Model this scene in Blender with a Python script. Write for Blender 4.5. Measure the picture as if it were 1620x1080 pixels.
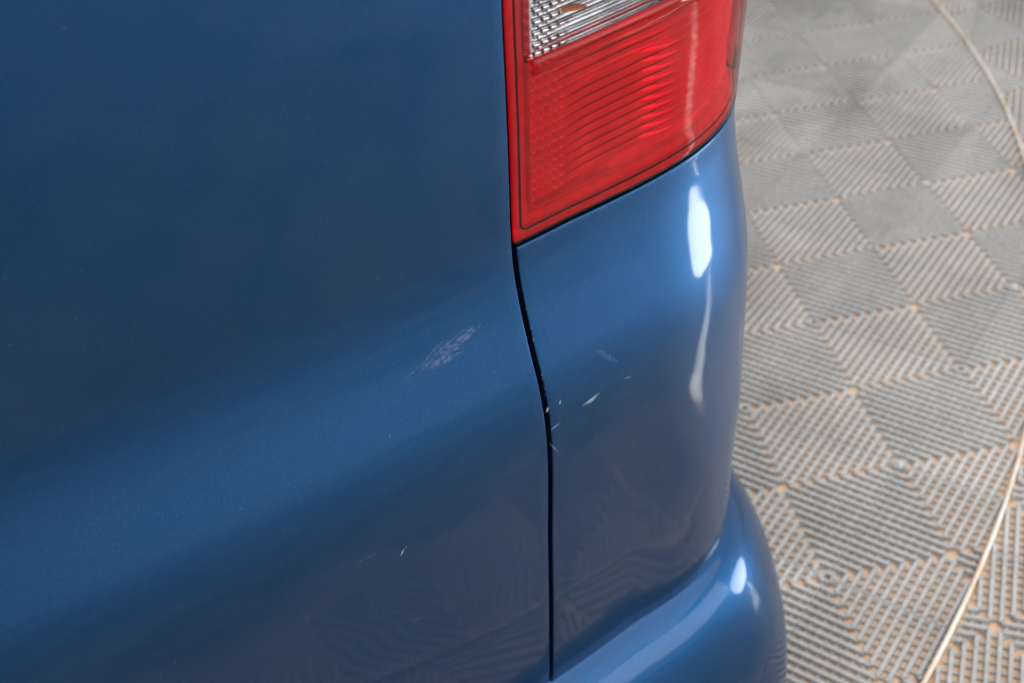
import bpy, bmesh, math, random
import numpy as np
from mathutils import Vector, Matrix

random.seed(7); rng = np.random.default_rng(7)
for o in list(bpy.data.objects): bpy.data.objects.remove(o, do_unlink=True)
sc = bpy.context.scene
COL = sc.collection

# ------------------------------------------------------------------ camera
FPX, PITCH, ROLL, H = 2000., .662, -.109, 1.595      # focal length in photo pixels, height in metres
cp, sp = math.cos(PITCH), math.sin(PITCH)
FW = np.array([0, cp, -sp]); UP0 = np.array([0, sp, cp]); RT0 = np.array([1., 0, 0])
RT = RT0*math.cos(ROLL)+UP0*math.sin(ROLL); UP = -RT0*math.sin(ROLL)+UP0*math.cos(ROLL)
EYE = np.array([0, 0, H])
cd = bpy.data.cameras.new('camera'); cam = bpy.data.objects.new('camera', cd); COL.objects.link(cam)
m = Matrix.Identity(4)
for i in range(3):
    m[i][0] = RT[i]; m[i][1] = UP[i]; m[i][2] = -FW[i]; m[i][3] = EYE[i]
cam.matrix_world = m
cd.sensor_width = 36; cd.lens = FPX/1620*36; cd.clip_start = .01; cd.clip_end = 200
cd.dof.use_dof = True; cd.dof.focus_distance = 1.15; cd.dof.aperture_fstop = 5.5
sc.camera = cam
sc.render.resolution_x = 1024; sc.render.resolution_y = 682
sc.view_settings.view_transform = 'Standard'; sc.view_settings.look = 'None'
sc.view_settings.exposure = 0; sc.view_settings.gamma = 1
sc.render.engine = 'CYCLES'

# ------------------------------------------------------------------ studio light
W = bpy.data.worlds.new('World'); sc.world = W; W.use_nodes = True
bg = W.node_tree.nodes['Background']; bg.inputs[0].default_value = (.93, .96, 1, 1); bg.inputs[1].default_value = .85

def area(name, loc, target, sx, sy, power, col=(1, 1, 1), spread=180):
    l = bpy.data.lights.new(name, 'AREA'); l.shape = 'RECTANGLE'; l.size = sx; l.size_y = sy
    l.energy = power; l.color = col; l.spread = math.radians(spread)
    o = bpy.data.objects.new(name, l); COL.objects.link(o); o.location = loc
    o.rotation_euler = (Vector(target)-Vector(loc)).to_track_quat('-Z', 'Y').to_euler()
    return o
area('overhead_softbox', (1.3, .2, 3.6), (1.3, .2, 0), 6.5, 6.5, 165, (1, .985, .96))
area('added_rear_fill', (4.5, -2.1, 2.2), (.1, .9, .95), 7.0, 2.6, 165, (.97, .985, 1))  # added fill lamp, brightens the body shoulder and the red lens
so = area('side_softbox', (2.5, 1.37, .42), (.45, 1.1, .88), .92, .90, 5.0, (.97, .985, 1), 70); so.data.shape = 'ELLIPSE'
sl_ = area('added_streak_light', (1.52, 1.30, 1.8), (1.52, 1.30, 0), 1.40, .06, 30, (.84, .94, 1), 2)  # added narrow lamp; its floor patch reflects as the streak on the corner
sl_.rotation_euler = (0, 0, math.radians(9))

# ------------------------------------------------------------------ helpers
def ray(x, y):
    r = FW+((x-810)/FPX)*RT-((y-540)/FPX)*UP
    return r/np.linalg.norm(r)
def floor_at(x, y, z=0.):
    r = ray(x, y); return EYE+r*(z-H)/r[2]
def link(name, verts, faces, mat, parent=None, smooth=False):
    me = bpy.data.meshes.new(name)
    me.from_pydata([tuple(map(float, v)) for v in verts], [], [tuple(map(int, f)) for f in faces]); me.update()
    if smooth: me.polygons.foreach_set('use_smooth', [True]*len(me.polygons))
    if mat: me.materials.append(mat)
    o = bpy.data.objects.new(name, me); COL.objects.link(o); o.parent = parent
    return o
def grid_faces(nu, nv, flip=False):
    f = []
    for i in range(nu-1):
        for j in range(nv-1):
            q = (i*nv+j, (i+1)*nv+j, (i+1)*nv+j+1, i*nv+j+1)
            f.append(q[::-1] if flip else q)
    return f
def empty(name, loc=(0, 0, 0)):
    o = bpy.data.objects.new(name, None); COL.objects.link(o); o.location = loc
    o.empty_display_size = .1; return o
def tag(o, label=None, cat=None, group=None, kind=None):
    if label: o['label'] = label
    if cat: o['category'] = cat
    if group: o['group'] = group
    if kind: o['kind'] = kind
    return o

# ------------------------------------------------------------------ materials
def newmat(name):
    mt = bpy.data.materials.new(name); mt.use_nodes = True; nt = mt.node_tree
    return mt, nt, nt.nodes['Principled BSDF'], nt.nodes['Material Output']
def setp(b, **k):
    for a, v in k.items():
        b.inputs[a.replace('_', ' ')].default_value = v
def N(nt, t, **k):
    n = nt.nodes.new(t)
    for a, v in k.items(): setattr(n, a, v)
    return n
def noise(nt, scale, detail=2., rough=.5, vec=None):
    n = N(nt, 'ShaderNodeTexNoise'); n.inputs['Scale'].default_value = scale
    n.inputs['Detail'].default_value = detail; n.inputs['Roughness'].default_value = rough
    if vec is not None: nt.links.new(vec, n.inputs['Vector'])
    return n
def ramp(nt, src, stops):
    r = N(nt, 'ShaderNodeValToRGB'); e = r.color_ramp.elements
    while len(e) < len(stops): e.new(.5)
    for q, (p, c) in zip(e, stops): q.position = p; q.color = c if len(c) == 4 else (*c, 1)
    nt.links.new(src, r.inputs[0]); return r

def paint_mat():
    mt, nt, b, out = newmat('blue_metallic_paint'); L = nt.links
    tc = N(nt, 'ShaderNodeTexCoord').outputs['Object']
    # metallic flake: tiny cells with slightly different blue
    v = N(nt, 'ShaderNodeTexVoronoi'); v.inputs['Scale'].default_value = 1400; L.new(tc, v.inputs['Vector'])
    fl = ramp(nt, v.outputs['Color'], [(0, (.004, .051, .145)), (.7, (.005, .063, .178)), (1, (.011, .100, .25))])
    # specks of dust and tiny chips
    d = N(nt, 'ShaderNodeTexVoronoi'); d.inputs['Scale'].default_value = 75; L.new(tc, d.inputs['Vector'])
    dr = ramp(nt, d.outputs['Distance'], [(0, (1, 1, 1)), (.028, (1, 1, 1)), (.04, (0, 0, 0))])
    sel = N(nt, 'ShaderNodeSeparateColor'); L.new(d.outputs['Color'], sel.inputs[0])
    th = N(nt, 'ShaderNodeMath', operation='GREATER_THAN'); L.new(sel.outputs[0], th.inputs[0]); th.inputs[1].default_value = .70
    mu = N(nt, 'ShaderNodeMath', operation='MULTIPLY'); L.new(dr.outputs[0], mu.inputs[0]); L.new(th.outputs[0], mu.inputs[1])
    mu2 = N(nt, 'ShaderNodeMath', operation='MULTIPLY'); L.new(mu.outputs[0], mu2.inputs[0]); mu2.inputs[1].default_value = .4
    mx = N(nt, 'ShaderNodeMix', data_type='RGBA'); L.new(mu2.outputs[0], mx.inputs['Factor'])
    L.new(fl.outputs[0], mx.inputs['A']); mx.inputs['B'].default_value = (.42, .48, .55, 1)
    L.new(mx.outputs['Result'], b.inputs['Base Color'])
    inv_ = N(nt, 'ShaderNodeMath', operation='SUBTRACT'); inv_.inputs[0].default_value = .985; L.new(mu2.outputs[0], inv_.inputs[1])
    L.new(inv_.outputs[0], b.inputs['Metallic'])
    n2 = noise(nt, 3.2, 3, .5, tc)
    rr = N(nt, 'ShaderNodeMapRange'); L.new(n2.outputs[0], rr.inputs[0]); rr.inputs[3].default_value = .42; rr.inputs[4].default_value = .50
    L.new(rr.outputs[0], b.inputs['Roughness'])
    b.inputs['Coat Weight'].default_value = .62; b.inputs['Coat IOR'].default_value = 1.5
    n3 = noise(nt, 14, 4, .6, tc)
    cr = N(nt, 'ShaderNodeMapRange'); L.new(n3.outputs[0], cr.inputs[0]); cr.inputs[3].default_value = .05; cr.inputs[4].default_value = .085
    L.new(cr.outputs[0], b.inputs['Coat Roughness'])
    # orange peel of the clear coat
    n4 = noise(nt, 420, 1, .5, tc); bp = N(nt, 'ShaderNodeBump'); bp.inputs['Strength'].default_value = .010
    bp.inputs['Distance'].default_value = .001; L.new(n4.outputs[0], bp.inputs['Height'])
    L.new(bp.outputs[0], b.inputs['Coat Normal'])
    return mt
PAINT = paint_mat()

def plain(name, col, rough, metal=0., coat=0.):
    mt, nt, b, out = newmat(name)
    tc = N(nt, 'ShaderNodeTexCoord').outputs['Object']
    n = noise(nt, 60, 4, .6, tc)
    r = ramp(nt, n.outputs[0], [(.3, tuple(c*.85 for c in col)), (.7, tuple(min(1, c*1.12) for c in col))])
    nt.links.new(r.outputs[0], b.inputs['Base Color']); setp(b, Roughness=rough, Metallic=metal)
    b.inputs['Coat Weight'].default_value = coat
    return mt
BLACK = plain('black_sealant', (.012, .012, .014), .6)
SHELL = plain('painted_gap_shade', (.008, .009, .012), .8)  # near-black colour stands in for shade in the panel gaps
RUBBER = plain('tyre_rubber', (.02, .02, .02), .7)
ALLOY = plain('wheel_alloy', (.5, .5, .52), .3, 1.)

def lens_mat(name, tint, rough, edge=1.):
    mt, nt, b, out = newmat(name); L = nt.links; nt.nodes.remove(b)
    tr = N(nt, 'ShaderNodeBsdfTransparent'); tr.inputs[0].default_value = (*tint, 1)
    gl = N(nt, 'ShaderNodeBsdfGlossy'); gl.inputs['Roughness'].default_value = rough
    fr = N(nt, 'ShaderNodeFresnel'); fr.inputs[0].default_value = 1.5
    mx = N(nt, 'ShaderNodeMixShader'); L.new(fr.outputs[0], mx.inputs[0]); L.new(tr.outputs[0], mx.inputs[1]); L.new(gl.outputs[0], mx.inputs[2])
    tc = N(nt, 'ShaderNodeTexCoord').outputs['Object']
    n = noise(nt, 35, 5, .6, tc); bp = N(nt, 'ShaderNodeBump'); bp.inputs['Strength'].default_value = .03; bp.inputs['Distance'].default_value = .002
    L.new(n.outputs[0], bp.inputs['Height']); L.new(bp.outputs[0], gl.inputs['Normal'])
    L.new(mx.outputs[0], out.inputs[0]); return mt
LENS_RED = lens_mat('red_lens', (.985, .078, .112), .06)
LENS_CLEAR = lens_mat('clear_lens', (.95, .95, .95), .04)

def reflector_mat(name, col):
    mt, nt, b, out = newmat(name)
    setp(b, Metallic=.28, Roughness=.2); b.inputs['Base Color'].default_value = (*col, 1)
    tc = N(nt, 'ShaderNodeTexCoord').outputs['Object']
    n = noise(nt, 25, 3, .5, tc)
    r = ramp(nt, n.outputs[0], [(.3, tuple(c*.8 for c in col)), (.7, col)])
    nt.links.new(r.outputs[0], b.inputs['Base Color']); return mt
REFL = reflector_mat('silvered_reflector', (.93, .93, .94))
CHROME = plain('chrome_reflector', (.78, .78, .80), .12, 1.)
BEZEL = plain('white_bezel_plastic', (.8, .8, .8), .4)
AMBER = plain('amber_tint_glass', (.75, .22, .03), .2, 0, .5)
SOLID_RED = plain('red_lens_edge', (.55, .03, .035), .25, 0, .6)
def scuff_mat():
    mt = plain('scuffed_clear_coat', (.13, .20, .36), .5); nt = mt.node_tree; b = nt.nodes['Principled BSDF']
    g = N(nt, 'ShaderNodeNewGeometry'); n = noise(nt, 260, 3, .6, g.outputs['Position'])
    r_ = ramp(nt, n.outputs[0], [(.38, (.06, .06, .06)), (.62, (.38, .38, .38))]); nt.links.new(r_.outputs[0], b.inputs['Alpha']); return mt
SCUFF = scuff_mat()
CHIP = plain('bare_chip', (.34, .39, .46), .5)

def tile_mat():
    mt, nt, b, out = newmat('grey_tile_plastic'); L = nt.links
    oi = N(nt, 'ShaderNodeObjectInfo'); g = N(nt, 'ShaderNodeNewGeometry')
    n = noise(nt, 7, 4, .6, g.outputs['Position']); n2 = noise(nt, 140, 3, .6, g.outputs['Position'])
    r = ramp(nt, n.outputs[0], [(.3, (.43, .427, .418)), (.7, (.52, .515, .505))])
    r2 = ramp(nt, n2.outputs[0], [(.35, (.8, .79, .77)), (.65, (1.08, 1.07, 1.06))])
    m1 = N(nt, 'ShaderNodeMix', data_type='RGBA', blend_type='MULTIPLY'); m1.inputs['Factor'].default_value = 1
    L.new(r.outputs[0], m1.inputs['A']); L.new(r2.outputs[0], m1.inputs['B'])
    n5 = noise(nt, 1.7, 5, .65, g.outputs['Position'])
    r5 = ramp(nt, n5.outputs[0], [(.34, (.72, .71, .69)), (.52, (1, 1, 1)), (.75, (1.06, 1.06, 1.05))])
    m5 = N(nt, 'ShaderNodeMix', data_type='RGBA', blend_type='MULTIPLY'); m5.inputs['Factor'].default_value = 1
    L.new(m1.outputs['Result'], m5.inputs['A']); L.new(r5.outputs[0], m5.inputs['B']); m1 = m5
    mr = N(nt, 'ShaderNodeMapRange'); L.new(oi.outputs['Random'], mr.inputs[0]); mr.inputs[3].default_value = .84; mr.inputs[4].default_value = 1.1
    hs = N(nt, 'ShaderNodeHueSaturation'); L.new(mr.outputs[0], hs.inputs['Value']); L.new(m1.outputs['Result'], hs.inputs['Color'])
    L.new(hs.outputs[0], b.inputs['Base Color']); setp(b, Roughness=.42)
    return mt
TILE = tile_mat()
def subfloor_mat():
    mt, nt, b, out = newmat('tan_plywood'); L = nt.links
    g = N(nt, 'ShaderNodeNewGeometry')
    n = noise(nt, 3, 5, .6, g.outputs['Position'])
    r = ramp(nt, n.outputs[0], [(.3, (.66, .43, .27)), (.7, (.80, .56, .38))])
    L.new(r.outputs[0], b.inputs['Base Color']); setp(b, Roughness=.7); return mt
SUBF = subfloor_mat()
def trim_mat():
    mt, nt, b, out = newmat('rusty_rim_metal'); L = nt.links
    g = N(nt, 'ShaderNodeNewGeometry')
    n = noise(nt, 9, 5, .65, g.outputs['Position'])
    r = ramp(nt, n.outputs[0], [(.36, (.60, .38, .22)), (.48, (.68, .57, .46)), (.62, (.74, .70, .64))])
    L.new(r.outputs[0], b.inputs['Base Color']); setp(b, Roughness=.5, Metallic=.15); return mt
TRIM = trim_mat()
CAP = plain('pale_connector_plastic', (.5, .5, .48), .35)

# ------------------------------------------------------------------ floor: turntable of ribbed interlocking tiles
TS = .30; NR = 9; PT = TS/2/NR
RW, RH, CW, CH = .0062, .0105, .0045, .0045             # rib width and height, cross bar width and height
TCEN = np.array([-2.039, 3.266]); TRAD = 3.359
BOXF = [(0, 3, 2, 1), (4, 5, 6, 7), (0, 1, 5, 4), (1, 2, 6, 5), (2, 3, 7, 6), (3, 0, 4, 7)]
def bars_of_tile(lattice=True):
    """bars in tile coordinates: (x0,y0,x1,y1,width,z0,z1)"""
    L = []; e = TS/2-.0003
    for q in range(4):
        c, s = [(1, 0), (0, 1), (-1, 0), (0, -1)][q]
        def P(x, y): return (x*c-y*s, x*s+y*c)
        for i in range(-NR, NR):
            y = (i+.5)*PT
            a = P(abs(y)+.0008, y); b = P(e-.0005, y); L.append((*a, *b, RW, .001, RH))
        if lattice:
            for j in range(NR):
                x = (j+.5)*PT+PT*.5 if j < NR-1 else e-.0026
                a = P(x, -x+.002); b = P(x, x-.002); L.append((*a, *b, CW, .001, CH))
    return L
def bars_mesh(bars, M=None, inside=None):
    V = []; Fc = []
    for (x0, y0, x1, y1, w, z0, z1) in bars:
        p = np.array([x0, y0]); q = np.array([x1, y1])
        if M is not None: p = M[0]+M[1]@p; q = M[0]+M[1]@q
        if inside is not None:
            sgn, rad = inside
            dd = q-p; ff = p-TCEN; A = dd@dd; B = 2*ff@dd; Cc = ff@ff-rad*rad; disc = B*B-4*A*Cc
            if disc <= 0: segs = [(0, 1)] if sgn < 0 else []
            else:
                t0 = (-B-math.sqrt(disc))/2/A; t1 = (-B+math.sqrt(disc))/2/A
                if sgn > 0: segs = [(max(0, t0), min(1, t1))]
                else: segs = [(0, min(1, t0)), (max(0, t1), 1)]
            segs = [s for s in segs if s[1]-s[0] > 1e-3]
            pts = [(p+dd*a, p+dd*b) for a, b in segs]
        else: pts = [(p, q)]
        for p_, q_ in pts:
            dd = q_-p_; ln = np.linalg.norm(dd)
            if ln < 1e-4: continue
            n = np.array([-dd[1], dd[0]])/ln*w/2; b0 = len(V)
            c4 = [p_-n, q_-n, q_+n, p_+n]
            V += [(*c, z0) for c in c4]+[(*c, z1) for c in c4]
            Fc += [tuple(b0+k for k in f) for f in BOXF]
    return V, Fc
def in_view(p, mx=260, my=220):
    v = np.array([p[0], p[1], 0])-EYE; z = v@FW
    if z < .2: return False
    x = 810+FPX*(v@RT)/z; y = 540-FPX*(v@UP)/z
    return 1150-mx < x < 1620+mx and -my < y < 1080+my
def lay_tiles(parent, origin, e1, e2, sgn, reach, cen):
    M2 = np.stack([e1, e2], 1); full = bars_of_tile(); simple = bars_of_tile(False)
    shared = None; SV = []; SF = []; k = 0
    n = int(reach/TS)+3; off = M2.T@(cen-origin)/TS; oi, oj = int(round(off[0])), int(round(off[1])); spots = []
    for i in range(oi-n, oi+n+1):
        for j in range(oj-n, oj+n+1):
            c = origin+TS*(i*e1+j*e2); r = np.linalg.norm(c-TCEN)
            if np.linalg.norm(c-cen) > reach: continue
            if sgn > 0 and r > TRAD+.22: continue
            if sgn < 0 and r < TRAD-.22: continue
            spots.append((0 if in_view(c) else 1, np.linalg.norm(c-np.array([.9, 1.0])), c, r))
    spots.sort(key=lambda q: q[:2]); lim = TRAD-.003 if sgn > 0 else TRAD+.0105; ang = math.atan2(e1[1], e1[0])
    for k, (nv, _, c, r) in enumerate(spots):
        whole = (r < TRAD-.23) if sgn > 0 else (r > TRAD+.24)
        if k < 290:
            if whole:
                if shared is None:
                    V, Fc = bars_mesh(full); o = link('tile', V, Fc, TILE, parent); shared = o.data
                else:
                    o = bpy.data.objects.new('tile', shared); COL.objects.link(o); o.parent = parent
                o.location = (c[0], c[1], random.uniform(-.0004, .0004)); o.rotation_euler = (random.uniform(-.003, .003), random.uniform(-.003, .003), ang)
            else:
                V, Fc = bars_mesh(full, (c, M2), (sgn, lim))
                if V:
                    V = [(x-c[0], y-c[1], z) for x, y, z in V]
                    o = link('cut_tile', V, Fc, TILE, parent); o.location = (c[0], c[1], 0)
        else:
            V, Fc = bars_mesh(full, (c, M2), None if whole else (sgn, lim)); b0 = len(SV)
            SV += V; SF += [tuple(b0+q for q in f) for f in Fc]
    if SV:
        o = link('tiles', SV, SF, TILE, parent); o['kind'] = 'stuff'
    return k
YAW = .102; CELL = TS/math.sqrt(2); GA = np.array([.651, 1.568])
gu = np.array([math.cos(YAW), math.sin(YAW)]); gv = np.array([math.sin(YAW), -math.cos(YAW)])
e1 = (gu+gv)/math.sqrt(2); e2 = (gu-gv)/math.sqrt(2)

sub = link('floor', [(-3, -2.6, 0), (4.8, -2.6, 0), (4.8, 5.2, 0), (-3, 5.2, 0)], [(0, 1, 2, 3)], SUBF); sub['kind'] = 'structure'
V_ = []; F_ = []
for i in range(96):
    a_ = 2*math.pi*i/96
    for r_ in (3.2, 40.): V_.append((1+r_*math.cos(a_), 1.3+r_*math.sin(a_), .008))
for i in range(96): F_.append((2*i, 2*i+1, (2*i+3) % 192, (2*i+2) % 192))
far = link('far_floor', V_, F_, plain('grey_floor_paint', (.36, .355, .35), .95)); far['kind'] = 'structure'; far['label'] = 'plain grey floor beyond the ribbed tiles'
sub['label'] = 'tan plywood floor under the open ribbed tiles'
tt = empty('turntable_floor', (0, 0, 0)); tag(tt, 'grey ribbed plastic tiles laid on the round turntable under the car', kind='structure')
lay_tiles(tt, GA+CELL*gu, e1, e2, 1, 3.35, np.array([1., 1.3]))
of = empty('surrounding_floor', (0, 0, 0)); tag(of, 'grey ribbed plastic tiles outside the curved turntable rim', kind='structure')
g0 = floor_at(1552, 1060)[:2]; g1 = floor_at(1566, 860)[:2]; f2 = (g1-g0)/np.linalg.norm(g1-g0); f1 = np.array([f2[1], -f2[0]])
OB = floor_at(1575, 988, .0105)[:2]
lay_tiles(of, OB, f1, f2, -1, 3.35, np.array([1., 1.3]))
# turntable rim: thin upright bar bent to the circle, proud of the tiles
def rim():
    V = []; Fc = []; n = 720
    prof_ = [(0, .001), (0, .0148), (.0014, .0165), (.0050, .0165), (.0064, .0148), (.0064, .001)]
    for i in range(n):
        a = 2*math.pi*i/n; c, s = math.cos(a), math.sin(a); wob = .0008*math.sin(9*a)+.0006*math.sin(31*a)
        for r, z in prof_: V.append((TCEN[0]+(TRAD+wob+r)*c, TCEN[1]+(TRAD+wob+r)*s, z))
    k = len(prof_)
    for i in range(n):
        for j in range(k-1):
            a, b = i*k+j, ((i+1) % n)*k+j
            Fc.append((a, a+1, b+1, b))
    return link('rim_strip', V, Fc, TRIM, tt)
rim()
def cap(p):
    V = []; Fc = []; n = 14
    for r, z in ((.0065, .004), (.0065, .0105), (.005, .0122), (.0, .0127)):
        for i in range(n): V.append((r*math.cos(i*2*math.pi/n), r*math.sin(i*2*math.pi/n), z))
    for j in range(3):
        for i in range(n): Fc.append((j*n+i, j*n+(i+1) % n, (j+1)*n+(i+1) % n, (j+1)*n+i))
    o = link('connector_cap', V, Fc, CAP, tt, True); o.location = (p[0], p[1], 0)
for ij in ((0, 0), (2, -2), (2, -4)): cap(GA+CELL*(ij[0]*gu+ij[1]*gv))

# ------------------------------------------------------------------ car body surface
PHI = math.radians(27)
D = np.array([math.cos(PHI), math.sin(PHI), 0]); NN = np.array([math.sin(PHI), -math.cos(PHI), 0])
KC = 1.0                                                   # car depth scale
def zk(z): return H-KC*(H-np.asarray(z, float))
r = ray(809, 384); P0 = EYE+r*(float(zk(1.0))-H)/r[2]; P0[2] = 0
PZ = zk([.20, .379, .528, .636, .752, .79, .82, .855, .886, .923, .963, 1.0, 1.074, 1.145, 1.224, 1.5])
PO = KC*np.array([-.062, -.0262, -.0045, .0085, .0245, .0268, .0258, .0208, .0115, .0010, -.0070, -.0080, .006, .0125, .0195, .04])
PO[PZ > zk(1.03)] -= np.interp(PZ[PZ > zk(1.03)], zk([1.03, 1.15, 1.3]), [.006*KC, .003*KC, 0])
zz = np.linspace(.15, 1.65, 1501); kk = np.exp(-.5*(np.arange(-60, 61)/11.)**2); kk /= kk.sum()
pv = np.convolve(np.pad(np.interp(zz, PZ, PO), 60, mode='edge'), kk, 'valid')
ss = np.linspace(-1.6, 1.4, 6001)
KS = KC*np.array([-1.6, -.3, .0, .12, .17, .24, .40, .55, .60, 1.4])
KV = np.array([.15, .2, .35, .8, 3.2, 3.6, 3.2, 2., .1, .0])/KC
kap = np.convolve(np.pad(np.interp(ss, KS, KV), 40, mode='edge'), np.ones(81)/81, 'valid'); ds = ss[1]-ss[0]
th = np.cumsum(kap)*ds; th = th-np.interp(0, ss, th)+math.radians(5); th = np.minimum(th, math.radians(92))
pa = np.cumsum(np.cos(th))*ds; pb = -np.cumsum(np.sin(th))*ds
pa -= np.interp(0, ss, pa); pb -= np.interp(0, ss, pb)
EZ = zk([.2, .383, .5, .6, .7, .78, .85, .9, .95, 1.0, 1.1, 1.2])
EV0 = KC*np.array([.040, .038, .028, .024, .014, .006, .005, .0115, .017, .020, .017, .011])
ev = np.convolve(np.pad(np.interp(zz, EZ, EV0), 60, mode='edge'), kk, 'valid')
LTZ = zk([.2, .379, .528, .636, .76, .88, 1.0, 1.1, 1.2]); LTV = KC*np.array([.0102, .0076, .0039, .0019, 0, .0008, .005, .004, .002])
def S(s, z, off=0., zprof=None):
    s = np.asarray(s, float); z = np.asarray(z, float); zp = z if zprof is None else np.asarray(zprof, float)
    a = np.interp(s, ss, pa); b = np.interp(s, ss, pb); t = np.interp(s, ss, th)
    w = np.clip((s/KC-.12)/.22, 0, 1); w = w*w*(3-2*w)
    o = np.interp(zp, zz, pv)+off+w*np.interp(zp, zz, ev)
    X = P0+(a+o*np.sin(t))[..., None]*D+(b+o*np.cos(t))[..., None]*NN
    X = X+np.interp(zp, LTZ, LTV)[..., None]*D      # the gap leans a little as it drops
    X[..., 2] = z
    return X
def proj(X):
    v = np.asarray(X)-EYE; z = v@FW
    return np.stack([810+FPX*(v@RT)/z, 540-FPX*(v@UP)/z], -1)
def inv(x, y, off=0., s0=.1, z0=.9):
    """photo pixel -> (s, z) on the body surface"""
    p = np.array([s0, z0]); t = np.array([x, y])
    for _ in range(40):
        f = proj(S(p[0], p[1], off))-t
        J = np.stack([(proj(S(p[0]+1e-4, p[1], off))-t-f)/1e-4, (proj(S(p[0], p[1]+1e-4, off))-t-f)/1e-4], -1)
        p = p+np.clip(np.linalg.lstsq(J, -f, rcond=None)[0], -.05, .05)
    return p
ZB = float(zk(.352)); ZLIGHT = float(zk(.9965))           # bumper top, lamp lower edge
CAR = empty('car', (float(P0[0]), float(P0[1]), 0))
tag(CAR, 'blue metallic car with red tail light and scuffed rear corner, on ribbed tiles', 'car')
CARO = np.array([P0[0], P0[1], 0])
def clink(name, V, Fc, mat, parent, smooth=True):
    V = np.asarray(V, float).reshape(-1, 3)-CARO
    o = link(name, V, Fc, mat, parent, smooth); return o
def cumgrid(a, b, step): return np.linspace(a, b, max(2, int(round((b-a)/step))+1))
def panel(name, mat, parent, s_arr, zb, zt, nz, r=.0014, wall=.012, off=0., zmid=None, hole=None):
    """body panel: param grid with rolled edges that turn inwards. zb/zt functions of s"""
    ns = len(s_arr); tt_ = np.linspace(0, 1, nz)
    ang = np.radians([25, 50, 72, 90]); eo = list(r*np.sin(ang))+[r]; ed = list(r*(1-np.cos(ang)))+[r+wall]; K = len(eo)
    rows = []
    for i in range(-K, ns+K):
        ic = min(max(i, 0), ns-1); k1 = (ic-i) if i < 0 else (i-ic)
        du = eo[k1-1] if k1 else 0.; dd1 = ed[k1-1] if k1 else 0.; sg = -1 if i < 0 else 1
        s0 = s_arr[ic]; a, b = zb(s0)+r, zt(s0)-r
        for j in range(-K, nz+K):
            jc = min(max(j, 0), nz-1); k2 = abs(j-jc)
            dv = eo[k2-1] if k2 else 0.; dd2 = ed[k2-1] if k2 else 0.; sg2 = -1 if j < 0 else 1
            if zmid is None: z = a+(b-a)*tt_[jc]+sg2*dv
            else:
                nm = nz//2; z = (a+(zmid-a)*jc/nm if jc <= nm else zmid+(b-zmid)*(jc-nm)/(nz-1-nm))+sg2*dv
            rows.append((s0+sg*du, z, -max(dd1, dd2)+off))
    A = np.array(rows); X = S(A[:, 0], A[:, 1], A[:, 2])
    Fc = grid_faces(ns+2*K, nz+2*K)
    if hole is not None:
        cs = A[np.array(Fc)].mean(1); Fc = [f for f, c in zip(Fc, cs) if not hole(c[0], c[1])]
    return clink(name, X, Fc, mat, parent)
GAPL, GAPR = 0.0, .0056
tailgate = panel('tailgate', PAINT, CAR, cumgrid(-1.1, GAPL-.0014, .012), lambda s: ZB+.004, lambda s: 1.48, 120)
LZ = np.array([inv(*p) for p in ((822, 386), (900, 347), (1000, 299), (1080, 256), (1130, 217))])
LZv = np.array([ZLIGHT+.001, ZLIGHT, ZLIGHT-.002, ZLIGHT-.004, ZLIGHT-.005])
def zlight(s): return float(np.interp(s, LZ[:, 0], np.clip(LZ[:, 1], ZLIGHT-.01, ZLIGHT+.004)))
qs = np.concatenate([cumgrid(GAPR+.0014, .12, .008), cumgrid(.124, .70, .004)[0:], cumgrid(.73, 1.1, .03)])
quarter = panel('quarter_panel', PAINT, CAR, qs, lambda s: ZB+.0025, lambda s: (zlight(s)-.0030) if s < .55 else 1.50, 130)
# upper pillar beside the lamp is outside the frame; near-black shell added to paint the shade inside all gaps
sh_s = cumgrid(-1.1, 1.1, .02); sh_z = np.linspace(.3, 1.5, 40)
SG, ZG = np.meshgrid(sh_s, sh_z, indexing='ij')
clink('gap_shade_shell', S(SG, ZG, -.05), grid_faces(len(sh_s), len(sh_z)), SHELL, CAR)

# bumper: rolls out from under the panels
bd = KC*np.array([-.012, -.004, 0, .003, .010, .030, .07, .12, .17, .25, .33, .40])
bo = KC*np.array([-.03, -.004, 0, .006, .018, .038, .058, .074, .086, .097, .094, .07])
tq = np.linspace(0, len(bd)-1, 70)
def smooth1(a):
    v = np.interp(tq, np.arange(len(a)), a); v = np.pad(v, 4, mode='edge'); return np.convolve(v, np.ones(9)/9, 'valid')
bds, bos = smooth1(bd), smooth1(bo)
bs = np.concatenate([cumgrid(-1.1, .12, .02), cumgrid(.125, .70, .005), cumgrid(.72, 1.0, .03)])
BV = []
for s in bs:
    BV.append(S(np.full(len(tq), s), ZB-.001-bds, bos, np.full(len(tq), ZB)))
bumper = clink('bumper', np.array(BV), grid_faces(len(bs), len(tq), True), PAINT, CAR)

# wheel that carries the corner (hidden from this side)
def lathe(name, prof_, mat, parent, cen, axis, n=48):
    ax = Vector(axis).normalized(); q = Vector((0, 0, 1)).rotation_difference(ax); V = []; Fc = []
    for i in range(n):
        a = 2*math.pi*i/n
        for r_, h_ in prof_: V.append(np.array(q@Vector((r_*math.cos(a), r_*math.sin(a), h_)))+cen)
    k = len(prof_)
    for i in range(n):
        for j in range(k-1): a, b = i*k+j, ((i+1) % n)*k+j; Fc.append((a, b, b+1, a+1))
    return clink(name, V, Fc, mat, parent)
wc = S(1.05, .33, -.13); wc[2] = .326+.0105
ty = lathe('tyre', [(.2, -.09), (.28, -.1), (.315, -.09), (.326, -.06), (.326, .06), (.315, .09), (.28, .1), (.2, .09)], RUBBER, CAR, wc, D)
lathe('rim', [(.0, .07), (.06, .07), (.18, .05), (.2, .085), (.21, .09)], ALLOY, ty, wc, D)

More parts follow.
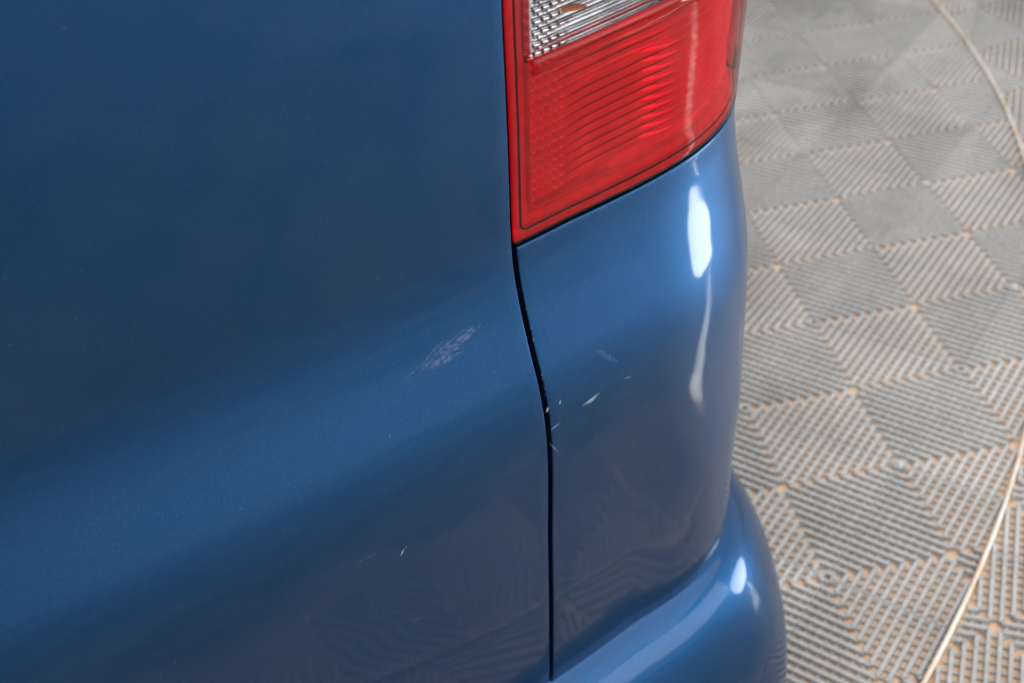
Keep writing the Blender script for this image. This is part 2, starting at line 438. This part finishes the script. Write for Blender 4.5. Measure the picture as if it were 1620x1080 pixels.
# ------------------------------------------------------------------ tail light
ZT = 1.42; SL0, SL1 = .0035, .40
LAMP = empty('tail_light', (0, 0, 0)); LAMP.parent = CAR
LAMP['label'] = 'red tail light with clear window, wrapped round the rear corner'
ZC = float(zk(1.163)); SC0 = .024; SC1 = .272                # clear window: lower, left and right edge
def strip(name, mat, parent, path, w, off, thick):
    """bar with chamfered top that follows a path of (s,z) on the lamp surface"""
    P = np.array(path, float); T = np.gradient(P, axis=0); T /= np.linalg.norm(T, axis=1)[:, None]; Nn = np.stack([-T[:, 1], T[:, 0]], 1)
    V = []; prof_ = [(-.5, 0), (-.5, .6), (-.3, 1), (.3, 1), (.5, .6), (.5, 0)]
    for p, n in zip(P, Nn):
        for a, b in prof_:
            q = p+n*a*w; V.append(S(q[0], q[1], off-thick+b*thick))
    k = len(prof_); Fc = []
    for i in range(len(P)-1):
        for j in range(k-1): a = i*k+j; Fc.append((a, a+k, a+k+1, a+1))
    Fc += [tuple(range(k)), tuple((len(P)-1)*k+q for q in range(k))[::-1]]
    return clink(name, V, Fc, mat, parent)
def arc(c, r_, a0, a1, n=8): return [(c[0]+r_*math.cos(math.radians(a0+(a1-a0)*i/(n-1))), c[1]+r_*math.sin(math.radians(a0+(a1-a0)*i/(n-1)))) for i in range(n)]
ls = np.concatenate([cumgrid(SL0+.003, SC0, .003), cumgrid(SC0+.004, SC1, .005), cumgrid(SC1+.005, SL1, .005)])
lens = panel('red_lens', LENS_RED, LAMP, ls, lambda s: zlight(s), lambda s: ZT, 61, .003, .010, .0008, ZC, lambda s, z: SC0 < s < SC1 and z > ZC)
panel('clear_lens', LENS_CLEAR, LAMP, cumgrid(SC0+.001, SC1-.002, .006), lambda s: ZC+.0005, lambda s: ZT-.004, 30, .0012, .006, .0004)
DB = -.021                                                 # depth of the housing floor
def bezel():
    """white inner housing: narrow shelf round the edge, then a wall down to the floor of the lamp"""
    lip = [(-.0005, -.0025), (.0006, -.005), (.0014, -.0075), (.0026, -.009), (.0140, -.0105), (.0150, -.013), (.0158, DB)]
    sa = np.concatenate([[SL0+.0006, SL0+.0012, SL0+.0026, SL0+.005], [.013, .0255, .0262, .027], cumgrid(.032, SL1, .005)]); V = []
    so_ = [-.004, -.007, -.009, -.0100, -.0105, -.0108, -.013, DB]
    for i, s in enumerate(sa):
        zl = zlight(s); o2 = so_[i] if i < 8 else DB
        for dz, o1 in lip: V.append(S(s, zl+.002+dz, max(o1, o2)))
        for zq in np.linspace(zl+.020, ZT, 40): V.append(S(s, zq, o2))
    return clink('housing', V, grid_faces(len(sa), 47), BEZEL, LAMP)
bezel()
zl0 = zlight(.02)
sl = [(SL0+.0095, z) for z in np.linspace(ZT, zl0+.017, 30)]+arc((SL0+.0155, zl0+.0152), .006, 180, 268)+[(s, zlight(s)+.0092) for s in np.linspace(SL0+.017, SL1-.01, 70)]
strip('sealant_line', BLACK, LAMP, sl, .0022, -.0030, .001)
DARK = plain('painted_groove_shade', (.24, .24, .24), .5)  # dark grey sheet paints the shade in the grooves between ribs
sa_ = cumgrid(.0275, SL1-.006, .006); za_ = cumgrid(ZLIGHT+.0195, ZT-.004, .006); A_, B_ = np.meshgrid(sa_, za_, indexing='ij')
clink('rib_groove_shade', S(A_, B_, DB+.0006), grid_faces(len(sa_), len(za_)), DARK, LAMP)
RP = .0098                                                 # stepped reflector: each rib a part
def rib(z, clear):
    s_ = np.concatenate([np.arange(.0295, .085, .0011), cumgrid(.086, SL1-.014, .005)])
    V = []; u = np.array([0, .04, .14, .30, .46, .60, .71, .79, .83])
    ph = random.uniform(-.0012, .0012)
    for s in s_:
        fl = 1. if s < .050 else max(0., 1-(s-.050)/.024)
        tt_ = (s-.0295+ph)/.0085; fr = tt_-math.floor(tt_)
        pil = fl*(.0009 if clear else .0034)*(1-(2*fr-1)**2)                       # pillow facets at the inner end
        mid = 1.
        if not clear and z < ZC-.055: mid = 1-.8*math.exp(-((s-.135)/.052)**4)
        elif not clear: mid = 1-.35*math.exp(-((s-.125)/.04)**2)
        sag = (.0006 if clear else .0022)*math.exp(-(s-.0295)/.012)*fl
        for t in u:
            h_ = (.0070 if clear else .0048)*math.sin(math.pi*min(1, t/.83)**.75)*mid+pil*math.sin(math.pi*t/.83)
            V.append(S(s, z+t*RP-sag*fr, DB+.0005+h_+(.003 if mid > .9 else .003*mid)))
    return clink('reflector_rib', V, grid_faces(len(s_), len(u)), CHROME if clear else REFL, LAMP)
z = ZLIGHT+.0195
while z < ZT-.02:
    rib(z, z > ZC-.016)
    z += RP
strip('inner_frame', BEZEL, LAMP, [(.0272, zq) for zq in np.linspace(ZC-.009, ZLIGHT+.027, 30)]+arc((.0362, ZLIGHT+.0255), .009, 180, 265)+[(s, ZLIGHT+.0165) for s in np.linspace(.038, .12, 20)], .0024, -.0060, .007)
def flute():
    V = []; zs = np.arange(ZC+.002, ZT-.02, .0011); u = np.linspace(0, 1, 8)
    for zq in zs:
        b = abs(math.sin(math.pi*(zq-ZC)/.0098))
        for t in u: V.append(S(SC0+.0010+t*.0062, zq, -.009+.0055*b*math.sin(math.pi*t)+.002*t))
    return clink('fluted_edge', V, grid_faces(len(zs), len(u), True), BEZEL, LAMP)
flute()
strip('window_ridge', LENS_RED, LAMP, [(s, ZC-.0078) for s in np.linspace(SC0+.002, SC1, 60)], .0135, .0036, .0036)
def ellipsoid(name, mat, parent, c, ra, n=16):
    bm = bmesh.new(); bmesh.ops.create_uvsphere(bm, u_segments=n, v_segments=10, radius=1)
    V = [np.array(v.co)*np.array(ra)+c for v in bm.verts]; Fc = [[v.index for v in f.verts] for f in bm.faces]; bm.free()
    return clink(name, V, Fc, mat, parent)
for zq, sq in ((ZC+.0240, .072), (ZC+.0340, .076), (ZC+.0445, .080)): ellipsoid('amber_bulb_tint', AMBER, LAMP, S(sq, zq, DB+.0090), (.015, .006, .0018))  # flat amber pieces stand in for a bulb's tint on the ribs

# ------------------------------------------------------------------ scuffs and chips in the paint
def strokes(name, mat, parent, segs, off=.00012):
    """each stroke: pixel polyline with a width in pixels, laid on the panel surface"""
    V = []; Fc = []
    for (x0, y0, x1, y1, w) in segs:
        d = np.array([x1-x0, y1-y0], float); ln = np.linalg.norm(d)
        if ln < .1: continue
        n = np.array([-d[1], d[0]])/ln*w*.36; a = np.array([x0, y0]); b = np.array([x1, y1]); mid = (a+b)/2
        b0 = len(V)
        for p in (a, mid-n, b, mid+n):
            q = inv(p[0], p[1], 0, .0 if p[0] < 860 else .06, .9 if p[1] < 800 else .7); V.append(S(q[0], q[1], off))
        Fc.append((b0, b0+1, b0+2, b0+3))
    o = clink(name, V, Fc, mat, parent); o['kind'] = 'stuff'; return o
sg = []
def leaf(n, ax, ay, bx, by, wid, l0, l1, w0, w1):
    out = []
    for _ in range(n):
        t = random.betavariate(2, 1.8); sgn = random.uniform(-1, 1)*wid*math.sin(math.pi*min(1, t*1.05))
        d = np.array([bx-ax, by-ay], float); ln = np.linalg.norm(d); d /= ln; nn = np.array([-d[1], d[0]])
        c = np.array([ax, ay])+d*t*ln+nn*sgn; L_ = random.uniform(l0, l1); an = random.gauss(0, .22); dd = np.array([d[0]*math.cos(an)-d[1]*math.sin(an), d[0]*math.sin(an)+d[1]*math.cos(an)])
        out.append((*(c-dd*L_/2), *(c+dd*L_/2), random.uniform(w0, w1)))
    return out
sg = leaf(70, 660, 588, 752, 514, 13, 14, 48, .6, 1.6)+leaf(60, 672, 585, 728, 556, 6, 8, 26, .8, 2.2)+leaf(60, 690, 560, 748, 528, 9, 8, 24, .8, 2.4)+leaf(30, 735, 530, 760, 514, 6, 4, 12, .8, 2.)
sg += [(637, 604, 668, 574, 1.6), (637, 604, 664, 578, 1.2), (664, 575, 752, 508, 1.4), (650, 590, 753, 506, 1.0), (660, 586, 705, 570, 1.5), (690, 575, 722, 560, 3), (700, 560, 735, 545, 2.2)]
strokes('paint_scuff', SCUFF, tailgate, sg)
strokes('paint_scuff', SCUFF, tailgate, leaf(16, 565, 890, 605, 870, 4, 6, 16, .5, 1.2)+leaf(8, 650, 985, 672, 973, 2, 6, 14, .5, 1.))
strokes('paint_chip', CHIP, tailgate, [(633, 880, 640, 866, 2.2), (641, 866, 644, 864, 1.2)])
strokes('paint_scuff', SCUFF, quarter, leaf(70, 942, 552, 978, 573, 5, 4, 12, .6, 1.6))
strokes('paint_chip', CHIP, quarter, [(920, 643, 950, 620, 2.6), (928, 640, 944, 628, 1.6), (885, 640, 887, 632, 2.4), (863, 652, 869, 644, 2.4), (870, 681, 886, 668, 1.4), (987, 599, 999, 595, 1.2), (869, 700, 884, 716, .9)])
# worn bright flecks along the rolled edge of the quarter panel
fle = []
for _ in range(16):
    y = random.uniform(470, 655); x = np.interp(y, [470, 560, 610, 660], [829, 849, 859, 867])+random.uniform(-.5, 2.0)
    fle.append((x, y, x+random.uniform(-.6, .8), y+random.uniform(1, 4), random.uniform(.5, 1.2)))
strokes('edge_wear', CHIP, quarter, fle, .0002)
